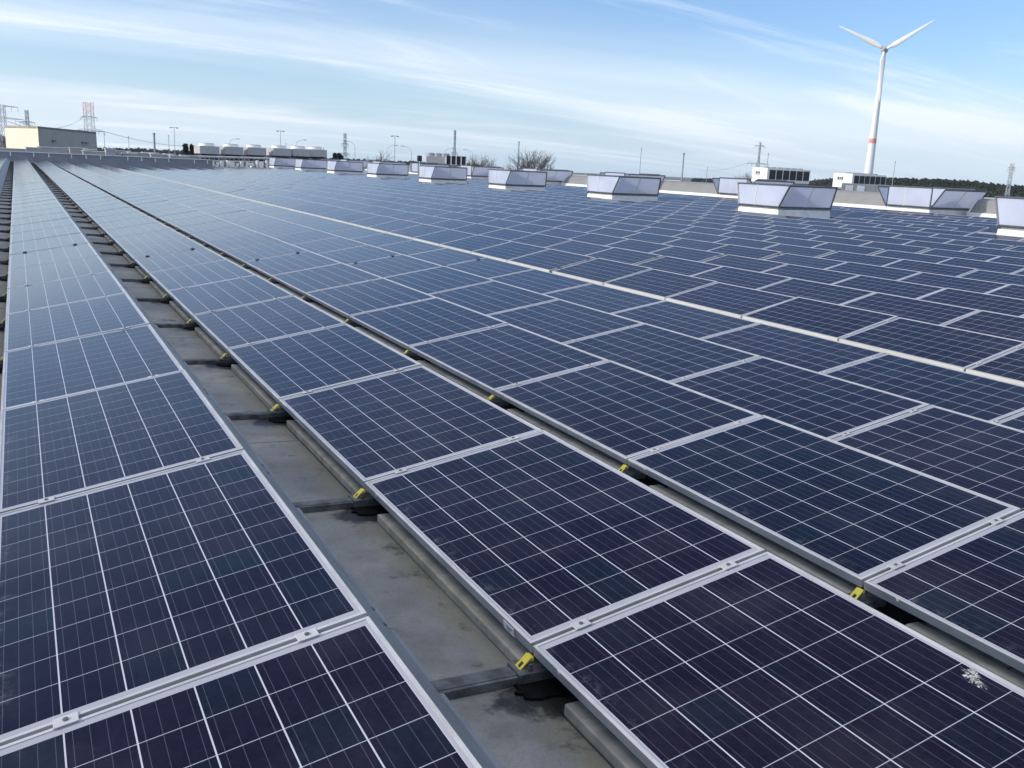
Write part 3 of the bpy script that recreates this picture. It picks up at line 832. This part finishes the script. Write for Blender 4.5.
wallprism(c_+dn_*.02, rr, 1.0, M['shadeclad'], 'side_wall', zt-.02, Vector((le.x-c_.x, le.y-c_.y, 0)).normalized())
le2 = rr+(le-c_); o_ = Vector((c_.x, c_.y, GROUND)); zr_ = zt-GROUND
mb = MB(); lp = [Vector((q.x, q.y, 0))-Vector((c_.x, c_.y, 0)) for q in (c_, rr, le2, le)]
mb.quadprism([q+Vector((0, 0, zr_-.5)) for q in lp], [q+Vector((0, 0, zr_+.06)) for q in lp]); mb.build('roof', M['shadeclad'], r)
for t in (.22, .72, .79):
    q = c_.lerp(rr, t); mb = MB(); mb.box((q.x-c_.x+.0, q.y-c_.y, zt-GROUND-3.1), (.6, 2.2, .5), math.atan2(d.y, d.x)-math.pi/2); mb.build('vent_louvre', M['darkframe'], r)
p_ = at_dist(-4, 145, 330)
r = empty('brick_house', (p_.x, p_.y, GROUND), 'brown building half cut off by the left photo edge', 'building')
mb = MB(); mb.box((0, 0, 6.3), (10, 9, 12.6)); mb.build('wall', M['brick'], r)
mb = MB(); mb.quadprism([(-5.4, -4.9, 12.6), (5.4, -4.9, 12.6), (0, -4.9, 15.2)], [(-5.4, 4.9, 12.6), (5.4, 4.9, 12.6), (0, 4.9, 15.2)]); mb.build('roof', M['brick'], r)
for q in (-3, 0, 3):
    mb = MB(); mb.box((q, -4.52, 10.2), (1.3, .1, 1.5)); mb.build('window', M['dark'], r)

# ------------------------------------------------------------------ wind turbine
D = 780.; hub = at_dist(884.6, 50, D); tilt_az = math.atan2(hub.x, hub.y)
r = empty('wind_turbine', (hub.x, hub.y, GROUND), 'tall white three-bladed wind turbine with a red ring on its tower', 'wind turbine', None, (0, 0, -tilt_az))
H = hub.z-GROUND
def tower_r(z): return 1.35+2.35*(1-z/H)**1.15
zb = at_dist(873.5, 141, D).z-GROUND
def seg(z0, z1, n, mat, name, grow=0):
    mb = MB(); zs = [z0+(z1-z0)*q/n for q in range(n+1)]
    for q in range(n): mb.tube((0, 0, zs[q]), (0, 0, zs[q+1]), tower_r(zs[q])+grow, tower_r(zs[q+1])+grow, n=28)
    return mb.build(name, mat, r, smooth=True)
def lathe(zs):
    mb = MB(); n = 28; vs = []; fs = []
    for z in zs:
        for q in range(n): vs.append((tower_r(z)*math.cos(2*math.pi*q/n), tower_r(z)*math.sin(2*math.pi*q/n), z))
    for a in range(len(zs)-1):
        for q in range(n): fs.append((a*n+q, a*n+(q+1) % n, (a+1)*n+(q+1) % n, (a+1)*n+q))
    mb.add(vs, fs); return mb
lathe([H*q/30-(1.9 if q == 30 else 0) for q in range(31)]).build('tower', M['whitepaint'], r, smooth=True)
mb = MB(); n = 28; z0, z1 = zb-1.7, zb+1.7
vs = [((tower_r(z)+.05)*math.cos(2*math.pi*q/n), (tower_r(z)+.05)*math.sin(2*math.pi*q/n), z) for z in (z0, z1) for q in range(n)]
mb.add(vs, [(q, (q+1) % n, n+(q+1) % n, n+q) for q in range(n)]); mb.build('red_ring', M['red'], r, smooth=True)
mb = MB(); prof = [(-4.6, .9), (-4.0, 1.9), (-2.0, 2.5), (1.2, 2.6), (4.0, 2.3), (6.5, 1.3), (7.2, .3)]
vs = []; fs = []; n = 20
for yy, rad in prof:
    for q in range(n): vs.append((rad*math.cos(2*math.pi*q/n), yy, H+rad*math.sin(2*math.pi*q/n)))
for a in range(len(prof)-1):
    for q in range(n): fs.append((a*n+q, a*n+(q+1) % n, (a+1)*n+(q+1) % n, (a+1)*n+q))
fs.append(tuple(range(n))); mb.add(vs, fs); mb.build('nacelle', M['chiller'], r, smooth=True)
mb = MB(); mb.tube((0, -4.5, H), (0, -5.3, H), 1.0, .5, n=16); mb.build('hub', M['greywall'], r, smooth=True)
def blade(ang, ln):
    mb = MB(); ca, sa = math.cos(ang), math.sin(ang); secs = [(1.6, 1.0, .95), (4, 1.15, .8), (7.5, 2.0, .5), (13, 1.75, .38), (22, 1.2, .26), (31, .8, .16), (36.5, .45, .08), (38, .12, .03)]
    loops = []
    for s, ch, thk in secs:
        s_ = s*ln/38; lp = []
        for q in range(10):
            t = 2*math.pi*q/10; cx_ = ch*math.cos(t)-ch*.3; cy_ = thk*math.sin(t)
            tw = .30*(1-s/38); x_ = cx_*math.cos(tw)-cy_*math.sin(tw); y_ = cx_*math.sin(tw)+cy_*math.cos(tw)
            lp.append((ca*s_-sa*x_, -3.2+y_, H+sa*s_+ca*x_))
        loops.append(lp)
    vs = [p for lp in loops for p in lp]; fs = []
    for a in range(len(loops)-1):
        for q in range(10): fs.append((a*10+q, a*10+(q+1) % 10, (a+1)*10+(q+1) % 10, (a+1)*10+q))
    fs.append(tuple(range(10))); fs.append(tuple(range((len(loops)-1)*10, len(loops)*10)))
    mb.add(vs, fs); return mb.build('blade', M['whitepaint'], r, smooth=True)
for px, py in ((841, 27.5), (936, 19.5)):
    tp = at_dist(px, py, D); loc = Matrix.Rotation(tilt_az, 3, 'Z') @ (tp-hub); blade(math.atan2(loc.z, loc.x), 38)
blade(R(272), 38)

# ------------------------------------------------------------------ pylons, masts, lamps, wires
def top_at(px_top, py_top, px_base, D):
    b = at_dist(px_base, 160, D); t = at_dist(px_top, py_top, D); return Vector((b.x, b.y, GROUND)), t.z
def pylon(px, pyt, D, arms, label, name='power_pylon', wbase=None, wtop=.9, mat='lattice', bands=False, arm_w=7.):
    b = at_dist(px, pyt, D); zt = b.z; H_ = zt-GROUND; az = math.atan2(b.x, b.y)
    r = empty(name, (b.x, b.y, GROUND), label, 'pylon' if name == 'power_pylon' else 'mast', None, (0, 0, -az+.35))
    wb = wbase or H_*.14; mem = max(.11, D*.00042)
    def hw(z): 
        t = z/H_; return (wb*(1-t/.7)+wtop*(t/.7))/2 if t < .7 else wtop/2
    mb = MB(); mr = MB(); n = max(8, int(H_/2.3))
    for q in range(n):
        z0, z1 = H_*q/n, H_*(q+1)/n; a0, a1 = hw(z0), hw(z1)
        tgt = mr if bands and (q >= n-2) else mb
        for sx, sy in ((1, 1), (1, -1), (-1, 1), (-1, -1)): tgt.bar((sx*a0, sy*a0, z0), (sx*a1, sy*a1, z1), mem)
        for s in (1, -1):
            tgt.bar((-a0, s*a0, z0), (a1, s*a1, z1), mem*.6); tgt.bar((a0, s*a0, z0), (-a1, s*a1, z1), mem*.6)
            tgt.bar((s*a0, -a0, z0), (s*a1, a1, z1), mem*.6)
    mb.build('lattice', M[mat], r)
    if bands: mr.build('red_top', M['red'], r)
    for zf, wid in arms:
        z = H_*zf; ma = MB()
        for s in (1, -1):
            ma.bar((0, 0, z+H_*.018), (s*wid, 0, z), mem*.8); ma.bar((s*hw(z), hw(z), z), (s*wid, 0, z), mem*.8); ma.bar((s*hw(z), -hw(z), z), (s*wid, 0, z), mem*.8)
            for e in (.6, 1.0): ma.bar((s*wid*e, 0, z), (s*wid*e, 0, z-1.4), mem*.7)
        ma.build('cross_arm', M[mat], r)
    return r
pylon(1.5, 105, 300, [(.985, 4.2), (.84, 5.6)], 'large power pylon with wide arms cut by the left photo edge', wtop=1.3)
pylon(26.5, 110, 520, [(.80, 3.4)], 'thin pointed pylon behind the cream building wall', wtop=1.2)
pylon(88, 102, 420, [(.80, 3.2), (.62, 6.0)], 'lattice pylon with a red top behind the grey building wall', wtop=2.9, wbase=4.6, bands=True)
pylon(345, 133, 420, [(.80, 1.6), (.62, 2.0)], 'narrow lattice mast beside the dark bushes', wtop=.9, wbase=1.8)
pylon(455, 130, 450, [(.62, 1.6)], 'slender lattice pylon above the dark fan cooler', wtop=.7, wbase=4.5)
pylon(760.5, 142, 560, [(.93, 3.0), (.62, 6.5)], 'pale distant power pylon left of the white chiller', wtop=.8, wbase=6)
pylon(1012.5, 163, 330, [(.93, 1.0)], 'thin lattice mast above the forest at the right photo edge', name='lattice_mast', wtop=.8, wbase=1.4)
def lamp(px, pyt, D, style, label, rad=None, lean=1):
    b = at_dist(px, pyt, D); H_ = b.z-GROUND; az = math.atan2(b.x, b.y); rad = rad or max(.055, D*.00025)
    r = empty('street_lamp' if style != 'pole' else 'utility_pole', (b.x, b.y, GROUND), label, 'street lamp' if style != 'pole' else 'pole', None, (0, 0, -az))
    mb = MB(); top = H_-(1.2 if style == 'curve' else 0); mb.tube((0, 0, 0), (0, 0, top), rad*1.5, rad*.9, n=8); mb.build('pole', M['pole'], r)
    if style == 'curve':
        mb = MB(); pts = [Vector((lean*1.7*(1-math.cos(t)), 0, top+1.2*math.sin(t))) for t in [q*math.pi/2/5 for q in range(6)]]
        for a, c in zip(pts[:-1], pts[1:]): mb.tube(a, c, rad*.6, n=6)
        mb.build('arm', M['pole'], r)
        e = pts[-1]; mb = MB(); mb.box((e.x+lean*.3, 0, e.z), (.8, .3, .14)); mb.build('lamp_head', M['chiller'], r)
    elif style == 'tee':
        mb = MB(); mb.box((0, 0, H_), (D*.007, .2, .08)); mb.build('arm', M['pole'], r)
        for s in (-1, 1):
            mb = MB(); mb.box((s*D*.003, 0, H_-.08), (D*.002, .4, .16)); mb.build('lamp_head', M['darkframe'], r)
    else:
        mb = MB(); mb.tube((0, 0, H_-.35), (0, 0, H_), rad*1.5, n=8); mb.build('cap', M['pole'], r)
    return r
lamp(104, 133, 230, 'pole', 'thin bare pole just right of the grey building wall')
lamp(128.5, 136, 240, 'pole', 'short thin pole, second right of the grey building wall')
lamp(154, 133, 260, 'pole', 'thick dark pole between the grey building and the lamp with twin heads', rad=.24)
lamp(168.5, 135, 240, 'pole', 'slim pole just left of the twin-headed lamp beside the conifers')
lamp(174, 127.5, 230, 'tee', 'tall twin-headed lamp post left of the two dark conifers')
lamp(229, 138.5, 230, 'curve', 'curved lamp post rising behind the second cooling unit fan', lean=1)
lamp(280.5, 131, 220, 'tee', 'tall twin-headed lamp post above the cooling units')
lamp(286, 143, 230, 'pole', 'short pole beside the twin-headed lamp above the cooling units')
lamp(296, 139.5, 220, 'curve', 'curved lamp post above the fifth cooling unit fan')
lamp(355, 141.5, 200, 'curve', 'curved lamp post just right of the narrow lattice mast', lean=-1)
lamp(323.5, 148, 150, 'pole', 'thin short pole at the right end of the cooling units', rad=.05)
lamp(387, 145, 210, 'curve', 'curved lamp post left of the tall twin-headed lamp, mid photo')
lamp(395, 136, 200, 'tee', 'tall twin-headed lamp post left of the black cabinet')
lamp(411.5, 146.5, 210, 'curve', 'pale curved lamp post between twin-headed lamp and black cabinet', lean=-1)
lamp(445, 148, 230, 'curve', 'curved lamp post left of the slender lattice pylon')
lamp(473, 150, 230, 'curve', 'curved lamp post right of the slender lattice pylon', lean=-1)
lamp(519, 141.5, 200, 'pole', 'tall straight pole left of the wide bare tree', rad=.12)
lamp(542, 152.5, 210, 'curve', 'curved lamp post in front of the wide bare tree', lean=-1)
lamp(641.5, 148, 180, 'pole', 'tall slim pole above the third front vent')
lamp(684, 153, 180, 'pole', 'tall slim pole between two vents, left of a shorter pole', rad=.13)
lamp(707.5, 167, 220, 'pole', 'short pole above the thin dark hedge line')
lamp(768.5, 153, 190, 'pole', 'slim pole behind the left white chiller')
lamp(895.5, 161, 190, 'pole', 'slim pole right of the wind turbine tower')
def wire(a, b, sag, label, rad):
    mb = MB(); n = 14; pts = []
    for q in range(n+1):
        t = q/n; p_ = a.lerp(b, t); p_.z -= sag*4*t*(1-t); pts.append(p_)
    for c, d_ in zip(pts[:-1], pts[1:]): mb.tube(c, d_, rad, n=4)
    tag(mb.build('power_line', M['lattice']), label, 'power line', 'overhead lines in the distance')
wire(at_dist(94, 128.5, 420), at_dist(205, 145, 700), 3, 'thin power line falling right from the red-topped pylon', .09)
wire(at_dist(83, 128.5, 420), at_dist(8, 121.5, 300), 2, 'thin power line between the left-edge pylon and red-topped pylon', .07)
wire(at_dist(17, 121, 300), at_dist(83, 117.5, 420), 3, 'upper thin power line left of the red-topped pylon', .07)
wire(at_dist(752, 161, 560), at_dist(700, 169, 900), 3, 'thin power line left of the pale distant pylon', .11)

# ------------------------------------------------------------------ vegetation
def bare_tree(px, pyt, D, spread, label, seed):
    rnd = random.Random(seed); b = at_dist(px, pyt, D); H_ = b.z-GROUND
    r = empty('bare_tree', (b.x, b.y, GROUND), label, 'tree')
    tr_ = MB(); cr = MB()
    th = H_*.45; tr_.tube((0, 0, 0), (0, 0, th), .35, .22, n=8); tr_.build('trunk', M['bark'], r)
    def grow(p_, d_, ln, rad, depth):
        e = p_+d_*ln; cr.tube(p_, e, rad, rad*.6, n=4 if depth < 3 else 3)
        if depth == 0: return
        for q in range(4 if depth > 2 else 3):
            nd = (d_+Vector((rnd.gauss(0, .5), rnd.gauss(0, .5), rnd.gauss(.12, .3)))*.85).normalized(); grow(p_.lerp(e, rnd.uniform(.55, 1)), nd, ln*rnd.uniform(.62, .85), rad*.58, depth-1)
    for q in range(9):
        a = q*2*math.pi/9+rnd.uniform(-.3, .3); grow(Vector((0, 0, th*rnd.uniform(.6, 1))), Vector((math.cos(a)*spread, math.sin(a)*spread, 1)).normalized(), H_*.26, .14, 4)
    cr.build('crown', M['bark'], r)
bare_tree(533, 154, 190, .42, 'wide bare leafless tree above the third front vent line', 3)
bare_tree(477, 157, 185, .4, 'greyish bare tree right of the dark fan cooler', 5)
bare_tree(374, 157, 240, .5, 'faint low bare tree behind the left vents', 11)
bare_tree(752, 176, 170, .35, 'small reddish bare bush left of the white chiller', 12)
def clump(mb, c, rad, n, sz, rnd, up=1.):
    for q in range(n):
        t = rnd.uniform(0, 6.28); ph = math.acos(rnd.uniform(-1, 1)); rr_ = rad*rnd.uniform(.5, 1.05)
        p_ = c+Vector((rr_*math.sin(ph)*math.cos(t), rr_*math.sin(ph)*math.sin(t), rr_*math.cos(ph)*up))
        a = Vector((rnd.gauss(0, 1), rnd.gauss(0, 1), rnd.gauss(0, 1))).normalized()*sz; b = Vector((rnd.gauss(0, 1), rnd.gauss(0, 1), rnd.gauss(0, 1))).normalized()*sz
        mb.add([p_-a, p_+b, p_+a, p_-b], [(0, 1, 2, 3)])
def conifer(px, pyt, D, w, label, seed):
    rnd = random.Random(seed); b = at_dist(px, pyt, D); H_ = b.z-GROUND
    r = empty('conifer', (b.x, b.y, GROUND), label, 'tree', 'dark conifers')
    mb = MB(); mb.tube((0, 0, 0), (0, 0, H_*.9), .3, .05, n=7); mb.build('trunk', M['bark'], r)
    mb = MB()
    for q in range(26):
        t = q/25; z = H_*(.2+.8*t); rad = max(.2, w*(1-t)**.8); clump(mb, Vector((rnd.gauss(0, .15), rnd.gauss(0, .15), z)), rad, int(20+50*(1-t)), .45, rnd, .5)
    mb.build('crown', M['needles'], r)
conifer(185.5, 146, 170, 1.9, 'dark conifer left of the cooling units, left one of a pair', 1)
conifer(191.5, 146.5, 172, 1.9, 'dark conifer left of the cooling units, right one of a pair', 2)
conifer(335.5, 155.5, 170, 1.7, 'dark bushy conifer below the narrow lattice mast, left one', 3)
conifer(340.5, 155, 172, 1.8, 'dark bushy conifer below the narrow lattice mast, right one', 4)
def forest(pts, label, seed, per, leaf, name='forest'):
    rnd = random.Random(seed); mb = MB()
    for a, b in zip(pts[:-1], pts[1:]):
        n = max(2, int(abs(b[0]-a[0])*per))
        for q in range(n):
            for layer in range(3):
                t = (q+rnd.random())/n; px = a[0]+(b[0]-a[0])*t; py = a[1]+(b[1]-a[1])*t; D_ = (a[2]+(b[2]-a[2])*t)*(1+.06*layer)
                top = at_dist(px, py, D_)
                zt_ = top.z+max(-1.4, min(1.1, rnd.gauss(-.4, .45)))-(0 if layer else .6)
                if zt_ < GROUND+4: zt_ = GROUND+4
                h_ = min(zt_-GROUND, 12+rnd.random()*6)
                for e in range(5):
                    f_ = e/4; rad = (.6+2.8*(1-f_)**.6)*rnd.uniform(.8, 1.2)
                    clump(mb, Vector((top.x+rnd.gauss(0, .5), top.y+rnd.gauss(0, .5), zt_-h_*(1-f_)*.8-.4)), rad, 26, leaf*rnd.uniform(.45, .95), rnd, .9)
    o = mb.build(name, M['needles2']); tag(o, label, 'forest', None, 'stuff'); return o
forest([(815, 180, 640), (850, 177.5, 600), (900, 178.5, 560), (940, 179.5, 540), (975, 182, 520), (1000, 185.5, 500), (1024, 187, 480), (1110, 189, 460)], 'dark dense forest on the horizon at the right', 4, 1.7, .62)
forest([(692, 178.6, 900), (760, 180.5, 900), (815, 181.5, 800)], 'thin dark tree line on the horizon left of the chiller', 5, .5, 1.4, 'tree_line')
forest([(97, 147.8, 900), (150, 149.6, 900), (200, 151.6, 900), (330, 158.5, 900), (480, 165, 900)], 'low dark tree line on the left horizon', 6, .4, 1.6, 'tree_line')

# ------------------------------------------------------------------ thin winter haze over the whole place
hb = MB(); hb.box((300, 400, (GROUND-1+130)/2), (5900, 6100, 130-GROUND+1))
ho = hb.build('haze', M['ground']); ho.data.materials.clear()
hm = bpy.data.materials.new('haze'); hm.use_nodes = True; t = hm.node_tree; t.nodes.clear()
mo = t.nodes.new('ShaderNodeOutputMaterial'); pv = t.nodes.new('ShaderNodeVolumePrincipled')
pv.inputs['Color'].default_value = (.86, .92, 1, 1); pv.inputs['Density'].default_value = .00010; pv.inputs['Anisotropy'].default_value = .25
t.links.new(pv.outputs[0], mo.inputs['Volume']); ho.data.materials.append(hm); tag(ho, kind='stuff')
tag(ho, 'thin pale winter haze in the far distance', 'haze')
